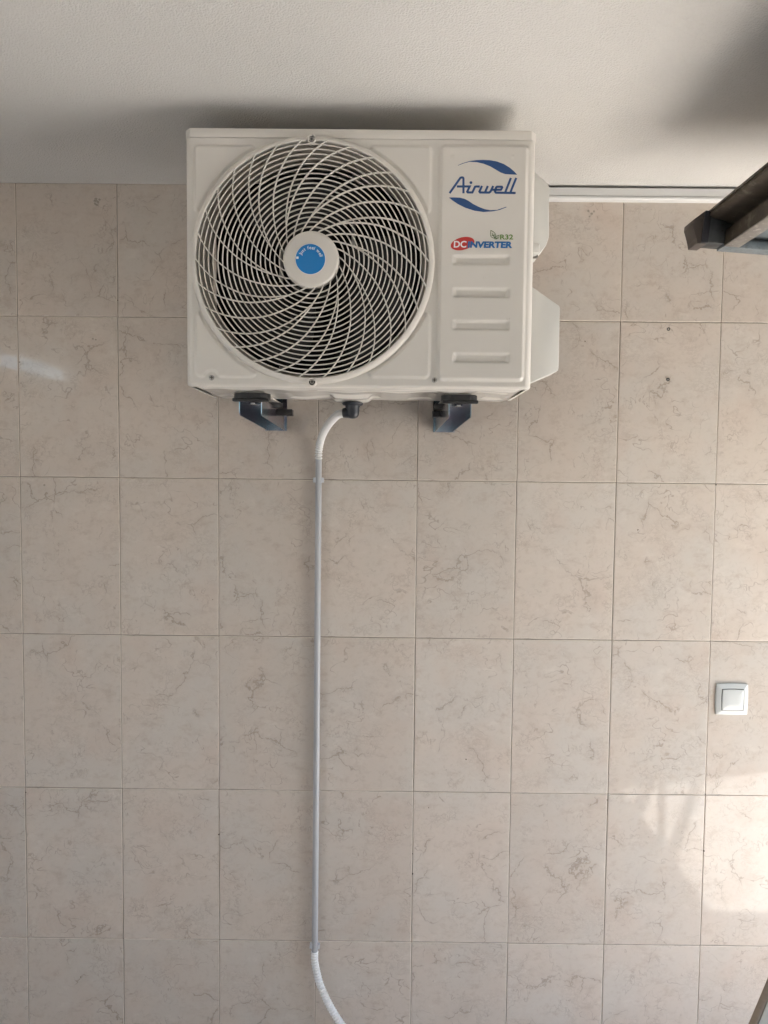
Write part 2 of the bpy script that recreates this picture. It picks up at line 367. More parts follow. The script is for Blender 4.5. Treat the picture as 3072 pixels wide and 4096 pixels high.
def zinc_material():
    m, nt, b = new_mat("zinc_passivated"); n = N(nt)
    tc = n('ShaderNodeTexCoord').outputs['Object']
    nz = n('ShaderNodeTexNoise', ins={'Vector': tc, 'Scale': 16.0, 'Detail': 3.0}).outputs['Fac']
    n2 = n('ShaderNodeTexNoise', ins={'Vector': tc, 'Scale': 40.0, 'Detail': 2.0}).outputs['Fac']
    c = n.mix(n.ramp(nz, 0.38, 0.62), (0.34, 0.49, 0.58), (0.46, 0.41, 0.50))
    c = n.mix(n.ramp(n2, 0.60, 0.8, 0, 0.06), c, (0.30, 0.34, 0.36))
    nt.links.new(c, b.inputs['Base Color']); b.inputs['Metallic'].default_value = 0.95
    nt.links.new(n.ramp(n2, 0.3, 0.7, 0.17, 0.20), b.inputs['Roughness'])
    return m
M['zinc'] = zinc_material()

# ------------------------------------------------------------ setting: ground, floor, walls, ceiling
CEIL = 2.2125
X_LEFT, X_RIGHT, Y_BACK = -2.05, 2.60, -4.30
def structure(name, *a, **k): return tag(box_obj(name, *a, **k), kind='structure')
structure("ground", -60, 60, -60, 60, -0.40, -0.02, M['ground'])
structure("garage_floor", X_LEFT - 0.1, X_RIGHT + 0.1, Y_BACK - 0.1, 0.1, -0.016, 0.0, M['floor'])
structure("ceiling", X_LEFT - 0.1, X_RIGHT + 0.1, Y_BACK - 0.1, 0.1, CEIL, CEIL + 0.2, M['stucco'])
bm = bmesh.new()      # left wall with a long, narrow window under the ceiling
WZ0, WZ1, WY0, WY1 = 2.055, 2.155, -2.95, -1.95
DY0, DY1, DZ = -1.85, -1.41, 2.0           # and an unseen doorway added beside it to let fill light in
add_box(bm, X_LEFT - 0.1, X_LEFT, Y_BACK, DY0, 0, WZ0)
add_box(bm, X_LEFT - 0.1, X_LEFT, DY1, 0.1, 0, WZ0)
add_box(bm, X_LEFT - 0.1, X_LEFT, DY0, DY1, DZ, WZ0)
add_box(bm, X_LEFT - 0.1, X_LEFT, Y_BACK, WY0, WZ0, CEIL)
add_box(bm, X_LEFT - 0.1, X_LEFT, WY1, 0.1, WZ0, CEIL)
add_box(bm, X_LEFT - 0.1, X_LEFT, WY0, WY1, WZ1, CEIL)
tag(bm_obj("left_wall", bm, M['plaster']), kind='structure')
structure("back_wall", X_LEFT - 0.1, X_RIGHT + 0.1, Y_BACK - 0.1, Y_BACK, 0, CEIL, M['plaster'])
tag(box_obj('garden_wall', 13.0, 13.25, -20, 14, -0.02, 3.0, M['garden'], None, 0.02), 'grey rendered garden wall across the driveway', 'wall')  # unseen wall added to keep low sky light out of the opening
tag(box_obj('courtyard_wall', -7.2, -7.0, -12, 10, -0.02, 2.0, M['garden_pale'], None, 0.02), 'pale rendered courtyard wall outside the left doorway', 'wall')  # unseen sunlit wall added as a warm bounce through the doorway
OY0, OY1, OZ = -1.99, -0.12, 1.915
bm = bmesh.new()      # right wall with the garage opening
add_box(bm, X_RIGHT, X_RIGHT + 0.1, OY1, 0.1, 0, CEIL)
add_box(bm, X_RIGHT, X_RIGHT + 0.1, Y_BACK, OY0, 0, CEIL)
add_box(bm, X_RIGHT, X_RIGHT + 0.1, OY0, OY1, OZ, CEIL)
tag(bm_obj("right_wall", bm, M['plaster']), kind='structure')

tag(box_obj('balcony_slab', 2.72, 3.55, -1.13, 2.5, 2.40, 2.56, M['plaster']), 'pale concrete balcony slab above the garage opening, outside', 'balcony')  # unseen slab added to trim the sun patch on the floor
# tiled wall: a grout bed with every tile on it
wall = structure("tiled_wall", X_LEFT, X_RIGHT, 0.0024, 0.10, 0.0, CEIL, M['grout'])
TW, TH, JOINT = 0.25, 0.3997, 0.0016
V0, H0 = -0.9230, 2.28729
def tile_mesh(w, h):
    bm = bmesh.new(); add_box(bm, -w / 2, w / 2, 0.0, 0.008, -h / 2, h / 2)
    es = [e for e in bm.edges if all(v.co.y < 0.001 for v in e.verts)]
    bv = bmesh.ops.bevel(bm, geom=es, offset=0.0015, segments=2, affect='EDGES', profile=0.5)
    for f in bv['faces']: f.material_index = 1
    bmesh.ops.recalc_face_normals(bm, faces=bm.faces)
    me = bpy.data.meshes.new("tile"); bm.to_mesh(me); bm.free(); me.materials.append(M['tile']); me.materials.append(M['tile_edge'])
    return me
rows = []
for j in range(0, 6):
    top = H0 - j * TH; bot = top - TH
    rows.append((min(top, CEIL) if j == 0 else top, max(bot, 0.0)))
cols = []
x = V0 - 5 * TW
while x < X_RIGHT:
    a, b_ = max(x, X_LEFT), min(x + TW, X_RIGHT)
    if b_ - a > 0.02: cols.append((a, b_))
    x += TW
cache = {}
TILT = {}
for j, (top, bot) in enumerate(rows):
    for i, (a, b_) in enumerate(cols):
        w = round(b_ - a - JOINT, 4); h = round(top - bot - JOINT, 4)
        me = cache.get((w, h)) or cache.setdefault((w, h), tile_mesh(w, h))
        o = bpy.data.objects.new("tile", me); COL.objects.link(o); o.parent = wall
        o.location = ((a + b_) / 2 + random.uniform(-1, 1) * 0.0003, random.uniform(-1, 1) * 0.00025, (top + bot) / 2 + random.uniform(-1, 1) * 0.0004)
        o.rotation_euler = (R_(random.gauss(0, 0.10)), R_(random.gauss(0, 0.03)), R_(random.gauss(0, 0.10)))
        if j == 4 and a > 0.5: o.rotation_euler = (R_(0.03), 0, R_(0.02))
for k, (x, z) in enumerate(SPOTS):      # smears of filler in old drill holes
    bm = bmesh.new(); r = random.uniform(0.0022, 0.0038)
    bmesh.ops.create_circle(bm, cap_ends=True, radius=r, segments=10)
    for v in bm.verts: v.co = Vector((v.co.x * random.uniform(0.7, 1.2), 0, v.co.y * random.uniform(0.7, 1.3)))
    ex = bmesh.ops.extrude_face_region(bm, geom=bm.faces[:])
    for v in [g for g in ex['geom'] if isinstance(g, bmesh.types.BMVert)]: v.co.y += 0.002
    bm_obj("filler_spot", bm, M['filler'], wall, 25, (x / 1000, -0.0009, z / 1000))

for k in range(26):      # small chips, nail holes and specks, most of them at the joints
    ci, rj = random.choice(range(4, len(cols) - 6)), random.choice(rows)
    if random.random() < 0.65: x = cols[ci][0] + random.uniform(-0.002, 0.002); z = random.uniform(rj[1], rj[0])
    else: x = random.uniform(*cols[ci]); z = random.uniform(rj[1], rj[0])
    if k == 0: x, z = -0.9195, 1.774
    r = random.uniform(0.0009, 0.0019)
    pts = [(r * random.uniform(0.6, 1.3) * math.cos(2 * math.pi * q / 8), r * random.uniform(0.6, 1.5) * math.sin(2 * math.pi * q / 8)) for q in range(8)]
    bm = bmesh.new(); prism_xz(bm, pts, -0.0010, 0.003)
    bm_obj("chip", bm, M['chip'], wall, None, (x, 0, z))

# cable trunking under the ceiling, right of the unit
tr = empty("cable_trunking", (0.9, 0, 2.19), "long white plastic cable trunking along the top of the tiles under the ceiling", "cable trunking")
def local(o, root): o.parent = root; o.matrix_parent_inverse = Matrix.Translation(-Vector(root.location)); return o
bm = bmesh.new(); prism_yz(bm, [(0.0, 2.2065), (-0.016, 2.2065), (-0.018, 2.2045), (-0.018, 2.1865), (0.0, 2.1865)], 0.05, 2.55)
local(bm_obj("cover", bm, M['trunk'], None, 25), tr)
bm = bmesh.new(); prism_yz(bm, [(0.0, 2.1863), (-0.0165, 2.1863), (-0.0195, 2.184), (-0.0195, 2.180), (-0.0165, 2.1775), (0.0, 2.1775)], 0.05, 2.55)
local(bm_obj("base_lip", bm, M['trunk'], None, 25), tr)

# ------------------------------------------------------------ the air conditioner
XL, XR, ZB, ZT, YF, YB = -0.3914, 0.2789, 1.6708, 2.1399, -0.400, -0.180
ac = empty("air_conditioner", ((XL + XR) / 2, YB, ZB), "beige outdoor air conditioning unit with a big round fan grille hung under the ceiling", "air conditioner")
def acp(o): return local(o, ac)
RX, RZ, RR = RING[0] / 1000, RING[1] / 1000, 0.2340
# pressed front sheet as a height field
def smooth(t): t = min(1.0, max(0.0, t)); return t * t * (3 - 2 * t)
def sd_rrect(px, pz, r, rad):
    cx, cz = (r[0] + r[2]) / 2, (r[1] + r[3]) / 2
    qx = abs(px - cx) - (r[2] - r[0]) / 2 + rad; qz = abs(pz - cz) - (r[3] - r[1]) / 2 + rad
    return math.hypot(max(qx, 0), max(qz, 0)) + min(max(qx, qz), 0) - rad
mmr = lambda t: tuple(v / 1000 for v in t)
pads = [(mmr(PAD_TL), 0.010), (mmr(PAD_TR), 0.010), (mmr(PAD_BL), 0.013), (mmr(PAD_BR), 0.013)]
padR = mmr(PAD_R); recs = [mmr(r) for r in RECESS]
EDGE = 0.013
gx0, gx1, gz0, gz1 = XL + EDGE, XR - EDGE, ZB + 0.004, ZT
def height(x, z):
    h = 0.0
    rr = math.hypot(x - RX, z - RZ)
    if padR[0] - 0.01 < x < padR[2] + 0.01:
        h += 0.0055 * smooth(-sd_rrect(x, z, padR, 0.012) / 0.0075)
        for r in recs:
            s = sd_rrect(x, z, r, 0.002)
            if s < 0: h -= 0.0052 * min(smooth(min(x - r[0], r[2] - x) / 0.0105), smooth((r[3] - z) / 0.0050), smooth((z - r[1]) / 0.0030))
        for d in DIMPLE:
            h += 0.0012 * smooth(1 - math.hypot(x - d[0] / 1000, z - d[1] / 1000) / 0.004)
    else:
        for r, rad in pads:
            s = max(sd_rrect(x, z, r, rad), 0.2372 - rr)
            for sx, sz in SCREWS[2:]:
                s = max(s, 0.0115 - math.hypot(x - sx / 1000, z - sz / 1000))
            if s < 0: h += 0.0032 * smooth(-s / 0.0055)
    return h
NX, NZ = 350, 246
vid, vs, fs = {}, [], []
def gv(i, j):
    k = (i, j)
    if k not in vid:
        x = gx0 + (gx1 - gx0) * i / NX; z = gz0 + (gz1 - gz0) * j / NZ
        vid[k] = len(vs); vs.append((x, YF - height(x, z), z))
    return vid[k]
for i in range(NX):
    for j in range(NZ):
        x = gx0 + (gx1 - gx0) * (i + 0.5) / NX; z = gz0 + (gz1 - gz0) * (j + 0.5) / NZ
        if math.hypot(x - RX, z - RZ) < 0.2285: continue
        fs.append((gv(i, j), gv(i + 1, j), gv(i + 1, j + 1), gv(i, j + 1)))
acp(mesh_obj("front_panel", vs, fs, M['casing'], None, 80))
# side shell: plan outline swept up, rounded front corners; lower lip turned under
def plan(inset=0.0, dy=0.0):
    pts = [(XL + inset, YB)]
    c = (XL + EDGE, YF + EDGE)
    for k in range(9):
        a = math.pi + (math.pi / 2) * k / 8
        pts.append((c[0] + (EDGE - inset) * math.cos(a), c[1] + (EDGE - inset) * math.sin(a) + dy))
    c = (XR - EDGE, YF + EDGE)
    for k in range(9):
        a = 1.5 * math.pi + (math.pi / 2) * k / 8
        pts.append((c[0] + (EDGE - inset) * math.cos(a), c[1] + (EDGE - inset) * math.sin(a) + dy))
    pts.append((XR - inset, YB))
    return pts
P0 = plan(); n0 = len(P0)
vs = []
zs = [(ZB - 0.001, 0.010), (ZB - 0.0005, 0.004), (ZB + 0.001, 0.0015), (ZB + 0.004, 0.0), (ZT, 0.0)]
for z, ins in zs: vs += [(x, y, z) for x, y in plan(ins)]
fs = []
for l in range(len(zs) - 1):
    for k in range(n0 - 1):
        if l == len(zs) - 2 and k == 9: continue      # front opening is the pressed panel
        fs.append((l * n0 + k, l * n0 + k + 1, (l + 1) * n0 + k + 1, (l + 1) * n0 + k))
acp(mesh_obj("cabinet", vs, fs, M['casing'], None, 50))
# lid
def lid_outline(o):
    c = 0.0115
    return [(XL - o, YB), (XL - o, YF + c), (XL + c - o, YF - o), (XR - c + o, YF - o), (XR + o, YF + c), (XR + o, YB)]
bm = bmesh.new(); prism_xy(bm, lid_outline(0.0018), ZT + 0.0008, 2.1578, 0.0016)
acp(bm_obj("lid", bm, M['casing'], None, 25))
# back coil, cabinet inside
box = acp(box_obj("coil", XL + 0.012, XR - 0.012, -0.200, -0.182, ZB + 0.01, ZT - 0.005, M['coil']))
# orifice behind the grille
vs, fs = lathe_y([(0.2318, -0.40000), (0.2262, -0.39400), (0.2175, -0.38000), (0.2130, -0.36000), (0.2130, -0.33500)], RX, RZ, 96)
acp(mesh_obj("orifice", vs, fs, M['orifice'], None, 60))
acp(box_obj("motor_post", -0.0790, -0.0712, -0.265, -0.255, ZB + 0.012, ZT - 0.01, M['post'], None, 0.0012))
acp(box_obj("motor_post", -0.2315, -0.2238, -0.265, -0.255, ZB + 0.012, ZT - 0.01, M['post'], None, 0.0012))
# fan
fan = acp(bpy.data.objects.new("fan", None)); COL.objects.link(fan); fan.location = (0, 0, 0)
vs, fs = lathe_y([(0.0, -0.36200), (0.040, -0.36200), (0.052, -0.35600), (0.056, -0.34600), (0.056, -0.27500)], RX, RZ, 40)
fh = mesh_obj("fan_hub", vs, fs, M['fan'], None, 40); fh.parent = fan
for b in range(3):
    vs, fs = [], []
    for i in range(9):
        r = 0.052 + (0.205 - 0.052) * i / 8
        for j in range(9):
            t = j / 8; a = R_(120 * b - 20 + (t - 0.5) * (78 + 22 * (i / 8)) + 24 * (i / 8) ** 2)
            y = -0.350 + 0.058 * t + 0.012 * math.sin(math.pi * t)
            vs.append((RX + r * math.sin(a), y, RZ + r * math.cos(a)))
    for i in range(8):
        for j in range(8): fs.append((i * 9 + j, i * 9 + j + 1, (i + 1) * 9 + j + 1, (i + 1) * 9 + j))
    o = mesh_obj("fan_blade", vs, fs, M['fan'], None, 60); o.parent = fan
    sol = o.modifiers.new("thick", 'SOLIDIFY'); sol.thickness = 0.002
# grille: outer ring, concentric guard rings, swept spokes, hub cap
grille = acp(bpy.data.objects.new("fan_grille", None)); COL.objects.link(grille)
def gp(o): o.parent = grille; return o
prof = [(RR, -0.39700), (RR, -0.40450), (RR - 0.0012, -0.40800), (RR - 0.0040, -0.41080), (RR - 0.0085, -0.41220), (RR - 0.0108, -0.41180), (RR - 0.0116, -0.41020), (RR - 0.0118, -0.40000)]
vs, fs = lathe_y(prof, RX, RZ, 160)
gp(mesh_obj("outer_ring", vs, fs, M['grille'], None, 50))
R1 = RR - 0.0112
NR = 18
r_in = 0.0537
pitch = (R1 - r_in) / (NR + 0.7)
for k in range(NR):
    r = r_in + pitch * (k + 1)
    y0 = -0.4112; w = 0.00122
    vs, fs = lathe_y([(r - w, y0 + 0.0008), (r - w * 0.5, y0), (r + w * 0.5, y0), (r + w, y0 + 0.0008), (r + w * 0.8, y0 + 0.0028), (r - w * 0.8, y0 + 0.0028)], RX, RZ, 96, True)
    gp(mesh_obj("guard_ring", vs, fs, M['grille'], None, 50))
SPK = [(0.20, -80.0), (0.234, -73.0), (0.316, -56.6), (0.467, -39.0), (0.669, -23.5), (0.88, -9.0), (1.0, 0.0)]
def base_angle(q):
    for (a, va), (b_, vb) in zip(SPK, SPK[1:]):
        if q <= b_:
            i = SPK.index((a, va)); t = (q - a) / (b_ - a)
            pm = SPK[max(i - 1, 0)][1] if i > 0 else va - (vb - va); pn = SPK[min(i + 2, len(SPK) - 1)][1] if i + 2 < len(SPK) else vb + (vb - va)
            am = SPK[max(i - 1, 0)][0] if i > 0 else a - (b_ - a); an = SPK[i + 2][0] if i + 2 < len(SPK) else b_ + (b_ - a)
            m0 = (vb - pm) / (b_ - am) * (b_ - a); m1 = (pn - va) / (an - a) * (b_ - a)
            h = lambda t: (2 * t ** 3 - 3 * t * t + 1) * va + (t ** 3 - 2 * t * t + t) * m0 + (-2 * t ** 3 + 3 * t * t) * vb + (t ** 3 - t * t) * m1
            return h(t)
    return 0.0
def spoke(centre, off, q0):
    pts = []
    n = 40
    for i in range(n + 1):
        q = q0 + (1.0 - q0) * i / n
        ang = centre + base_angle(q) + off * max(0.0, (q - 0.365) / 0.635) ** 0.62
        a = R_(ang); r = q * (R1 + 0.002)
        pts.append((r * math.sin(a), r * math.cos(a), q))
    vs, fs = [], []
    for i, (px, pz, q) in enumerate(pts):
        a_ = pts[max(i - 1, 0)]; b_ = pts[min(i + 1, n)]
        tx, tz = b_[0] - a_[0], b_[1] - a_[1]; l = math.hypot(tx, tz); nx, nz = -tz / l, tx / l
        w = 0.00085 + 0.00035 * q * q
        yf = -0.41480 + 0.003 * q ** 3; yb = yf + 0.0055
        for s, y in ((-1, yb), (-1, yf + 0.0006), (-0.5, yf), (0.5, yf), (1, yf + 0.0006), (1, yb)):
            vs.append((RX + px + nx * w * s, y, RZ + pz + nz * w * s))
    for i in range(n):
        for k in range(6):
            l = (k + 1) % 6; fs.append((i * 6 + k, i * 6 + l, (i + 1) * 6 + l, (i + 1) * 6 + k))
    gp(mesh_obj("spoke", vs, fs, M['grille'], None, 40))
for g in range(10):
    c = -5.0 + 36 * g
    spoke(c, 0.0, 0.22)
    spoke(c + 18, -6.0, 0.22)
    spoke(c + 18, 6.0, 0.366)
HX, HZ, HR = HUB_C[0] / 1000, HUB_C[1] / 1000, HUB_R / 1000
vs, fs = lathe_y([(HR, -0.402), (HR, -0.41250), (HR - 0.0012, -0.41500), (HR - 0.0040, -0.41720), (HR - 0.0050, -0.41750), (0.0, -0.41850)], HX, HZ, 80)
gp(mesh_obj("hub_cap", vs, fs, M['grille'], None, 40))
BX, BZ, BR = BADGE_C[0] / 1000, BADGE_C[1] / 1000, BADGE_R / 1000
vs, fs = lathe_y([(BR + 0.0008, -0.41750), (BR + 0.0008, -0.41895), (0.0, -0.41905)], BX, BZ, 64)
gp(mesh_obj("badge_rim", vs, fs, M['white_ink'], None, 30))
vs, fs = lathe_y([(BR, -0.41850), (BR, -0.41935), (0.0, -0.41945)], BX, BZ, 64)
gp(mesh_obj("badge", vs, fs, M['badge'], None, 30))

# lettering: glyph outlines turned into thin print on the sheet
def glyphs(text, offset=0.0):
    cu = bpy.data.curves.new("text", 'FONT'); cu.body = text; cu.size = 1.0; cu.offset = offset; cu.resolution_u = 4
    o = bpy.data.objects.new("text", cu); COL.objects.link(o)
    dg = bpy.context.evaluated_depsgraph_get(); me = bpy.data.meshes.new_from_object(o.evaluated_get(dg))
    v = [(p.co.x, p.co.y) for p in me.vertices]; f = [tuple(p.vertices) for p in me.polygons]
    bpy.data.objects.remove(o); bpy.data.curves.remove(cu); bpy.data.meshes.remove(me)
    return v, f
def text_in_box(name, text, box, y, mat, offset=0.0, parent=None):
    v, f = glyphs(text, offset)
    x0 = min(p[0] for p in v); x1 = max(p[0] for p in v); y0 = min(p[1] for p in v); y1 = max(p[1] for p in v)
    o_, a, b_ = (Vector((q[0] / 1000, q[1] / 1000)) for q in box)
    vs = []
    for px, py in v:
        s, t = (px - x0) / (x1 - x0), (py - y0) / (y1 - y0); q = o_ + (a - o_) * s + (b_ - o_) * t
        vs.append((q.x, y, q.y))
    return mesh_obj(name, vs, f, mat, parent)
def strip_print(name, lines, width, y, mat, lvl=0.00004):
    """polylines as flat mitred ribbons"""
    vs, fs = [], []
    for li, L in enumerate(lines):
        P = [Vector((p[0] / 1000, p[1] / 1000)) for p in L]; closed = (P[0] - P[-1]).length < 1e-6
        n = len(P); base = len(vs); yy = y - lvl * li
        for i, p in enumerate(P):
            d0 = (P[i] - P[i - 1]).normalized() if i > 0 else ((P[0] - P[-2]).normalized() if closed else (P[1] - P[0]).normalized())
            d1 = (P[i + 1] - P[i]).normalized() if i < n - 1 else ((P[1] - P[0]).normalized() if closed else d0)
            t = (d0 + d1); t = t.normalized() if t.length > 1e-5 else d0
            nn = Vector((-t.y, t.x)); k = 1 / max(0.45, nn.dot(Vector((-d1.y, d1.x))))
            for s in (-1, 1):
                q = p + nn * (s * width / 2 * k); vs.append((q.x, yy, q.y))
        for i in range(n - 1): fs.append((base + 2 * i, base + 2 * i + 1, base + 2 * i + 3, base + 2 * i + 2))
    return mesh_obj(name, vs, fs, mat)
YP = YF - 0.0055 - 0.0002
LW = 0.0041
letters = acp(strip_print("brand_lettering", LETTER_STROKES, LW, YP, M['blue']))
vs = [(LETTER_DOT[0] / 1000 + 0.0027 * math.cos(2 * math.pi * k / 20), YP, LETTER_DOT[1] / 1000 + 0.0027 * math.sin(2 * math.pi * k / 20)) for k in range(20)]
o = mesh_obj("letter_dot", vs, [tuple(range(20))], M['blue']); o.parent = letters
for S_ in SWOOSH:
    acp(mesh_obj("brand_swoosh", [(a / 1000, YP, b_ / 1000) for a, b_ in S_], [tuple(range(len(S_)))], M['blue']))
oval = acp(mesh_obj("inverter_sign", [(a / 1000, YP, b_ / 1000) for a, b_ in OVAL], [tuple(range(len(OVAL)))], M['red']))
o = text_in_box("lettering", "DC", DC_BOX, YP - 0.0001, M['white_ink'], 0.025); o.parent = oval
ib = INV_BOX
v, f = glyphs("INVERTER", 0.032)
xs = [p[0] for p in v]; ysv = [p[1] for p in v]
o = text_in_box("lettering", "INVERTER", INV_BOX, YP - 0.0002, M['sky_blue'], 0.05); o.parent = oval
r32 = acp(text_in_box("refrigerant_sign", "R32", R32_BOX, YP, M['green'], 0.022))
o = strip_print("leaf_mark", LEAF, 0.00105, YP - 0.0001, M['dark_green'], 0.00002); o.parent = r32
# slogan round the badge
vs, fs = [], []
adv, items = 0.0, []
for ch in "Just feel well":
    if ch == ' ': adv += 0.36; continue
    v, f = glyphs(ch, 0.008)
    x0 = min(p[0] for p in v); x1 = max(p[0] for p in v)
    items.append((adv, x0, v, f)); adv += (x1 - x0) + 0.085
A0, A1 = -68.0, 79.0
SZ = 0.0088
for pos, x0, v, f in items:
    base = len(vs)
    wch = max(p[0] for p in v) - x0
    mid = R_(A0 + (A1 - A0) * (pos + wch / 2) / adv)
    for px, py in v:
        lx = (px - x0 - wch / 2) * SZ; r = BR * 0.655 + py * SZ
        vs.append((BX + r * math.sin(mid) + lx * math.cos(mid), -0.41970, BZ + r * math.cos(mid) - lx * math.sin(mid)))
    fs += [tuple(i + base for i in q) for q in f]
b0 = len(vs); q = 0.0022
sx, sz = BX - 0.0246, BZ + 0.0022
vs += [(sx - q, -0.41970, sz - q), (sx + q, -0.41970, sz - q), (sx + q, -0.41970, sz + q), (sx - q, -0.41970, sz + q)]; fs.append((b0, b0 + 1, b0 + 2, b0 + 3))
gp(mesh_obj("badge_lettering", vs, fs, M['white_ink']))

# screws
def screw(x, y, z, r, parent_fn, socket=False):
    bm = bmesh.new()
    root_vs, root_fs = lathe_y([(r, y + 0.0015), (r, y), (r * 0.8, y - 0.0008), (0.0, y - 0.0012)], x, z, 18)
    o = parent_fn(mesh_obj("screw", root_vs, root_fs, M['screw'], None, 40))
    for dx, dz in ((r * 0.62, r * 0.16), (r * 0.16, r * 0.62)):
        add_box(bm, x - dx, x + dx, y - 0.0014, y - 0.0002, z - dz, z + dz)
    c = bm_obj("cross_slot", bm, M['recess']); c.parent = o
    return o
for x, z in SCREWS[:2]:
    x, z = x / 1000, z / 1000
    vs, fs = lathe_y([(0.0083, -0.40000), (0.0083, -0.41480), (0.0076, -0.41560), (0.0068, -0.41560), (0.0062, -0.41450), (0.0060, -0.41100)], x, z, 28)
    gp(mesh_obj("screw_boss", vs, fs, M['grille'], None, 40))
    vs, fs = lathe_y([(0.0061, -0.41120), (0.0, -0.41120)], x, z, 20)
    gp(mesh_obj("boss_floor", vs, fs, M['recess']))
    screw(x, -0.41180, z, 0.0042, acp)
for x, z in SCREWS[2:]:
    screw(x / 1000, -0.40180, z / 1000, 0.0052, acp)
# side covers
bm = bmesh.new(); prism_xz(bm, [(0.2794, 2.1580), (0.3095, 2.1380), (0.3362, 2.1144), (0.3384, 2.0080), (0.3330, 1.9906), (0.3190, 1.9725), (0.3050, 1.9660), (0.2794, 1.9660)], -0.258, -0.190, 0.0022)
acp(bm_obj("carrying_handle", bm, M['cover'], None, 25))
bm = bmesh.new(); prism_xz(bm, [(0.2794, 1.9742), (0.3184, 1.9742), (0.3184, 1.9920), (0.2794, 1.9920)], -0.2605, -0.200, 0.0015)
acp(bm_obj("handle_latch", bm, M['cover'], None, 25))
acp(box_obj("latch_screw", 0.300, 0.3165, -0.256, -0.242, 1.9660, 1.9738, M['screw'], None, 0.001))
bm = bmesh.new(); prism_xz(bm, [(0.2794, 1.9200), (0.3127, 1.8976), (0.3646, 1.8631), (0.3650, 1.7300), (0.3630, 1.7268), (0.3098, 1.7040), (0.2794, 1.6920)], -0.258, -0.190, 0.0025)
acp(bm_obj("valve_cover", bm, M['cover'], None, 25))
# base pan with pressed ribs
NPX, NPY = 130, 44
vs, fs = [], []
px0, px1, py0, py1 = XL + 0.012, XR - 0.012, YF + 0.012, YB
def pan_h(x, y):
    e = min(x - px0, px1 - x, y - py0, py1 - y)
    h = 0.005 * smooth(e / 0.016)
    def bl(cx, cy, wx, wy, ed=0.010):
        return smooth((wx - abs(x - cx)) / ed) * smooth((wy - abs(y - cy)) / ed)
    h -= 0.0035 * bl(-0.112, -0.275, 0.100, 0.050)
    h += 0.007 * bl(-0.078, -0.235, 0.045, 0.040)
    h -= 0.003 * bl(0.070, -0.275, 0.030, 0.055) + 0.004 * bl(0.225, -0.275, 0.025, 0.040)
    h -= 0.003 * bl(-0.345, -0.285, 0.022, 0.045)
    h -= 0.003 * bl(-0.02, -0.360, 0.12, 0.008, 0.004) + 0.003 * bl(0.21, -0.358, 0.03, 0.008, 0.004)
    h += 0.0015 * math.sin(x * 60) * smooth(e / 0.03)
    return h
for j in range(NPY + 1):
    for i in range(NPX + 1):
        x = px0 + (px1 - px0) * i / NPX; y = py0 + (py1 - py0) * j / NPY
        vs.append((x, y, ZB + 0.0015 - pan_h(x, y)))
for j in range(NPY):
    for i in range(NPX):
        a = j * (NPX + 1) + i; fs.append((a, a + NPX + 1, a + NPX + 2, a + 1))
acp(mesh_obj("base_pan", vs, fs, M['pan'], None, 80))
# mounting feet
FEET = (-0.2770, 0.1430)
for fx in FEET:
    bm = bmesh.new(); prism_xy(bm, [(fx - 0.020, -0.352), (fx + 0.020, -0.352), (fx + 0.026, -0.338), (fx + 0.030, -0.10), (fx - 0.026, -0.10), (fx - 0.026, -0.338)], 1.6632, 1.6668, 0.001)
    acp(bm_obj("mounting_foot", bm, M['pan'], None, 25))
    for by in (-0.334,):
        bm = bmesh.new()
        hx = [(fx + 0.0085 * math.cos(R_(60 * k + 12)), by + 0.0085 * math.sin(R_(60 * k + 12))) for k in range(6)]
        prism_xy(bm, hx, 1.6690, 1.6752, 0.0006)
        w_ = [(fx + 0.0125 * math.cos(2 * math.pi * k / 20), by + 0.0125 * math.sin(2 * math.pi * k / 20)) for k in range(20)]
        prism_xy(bm, w_, 1.6669, 1.6688)
        acp(bm_obj("bolt", bm, M['steel'], None, 25))

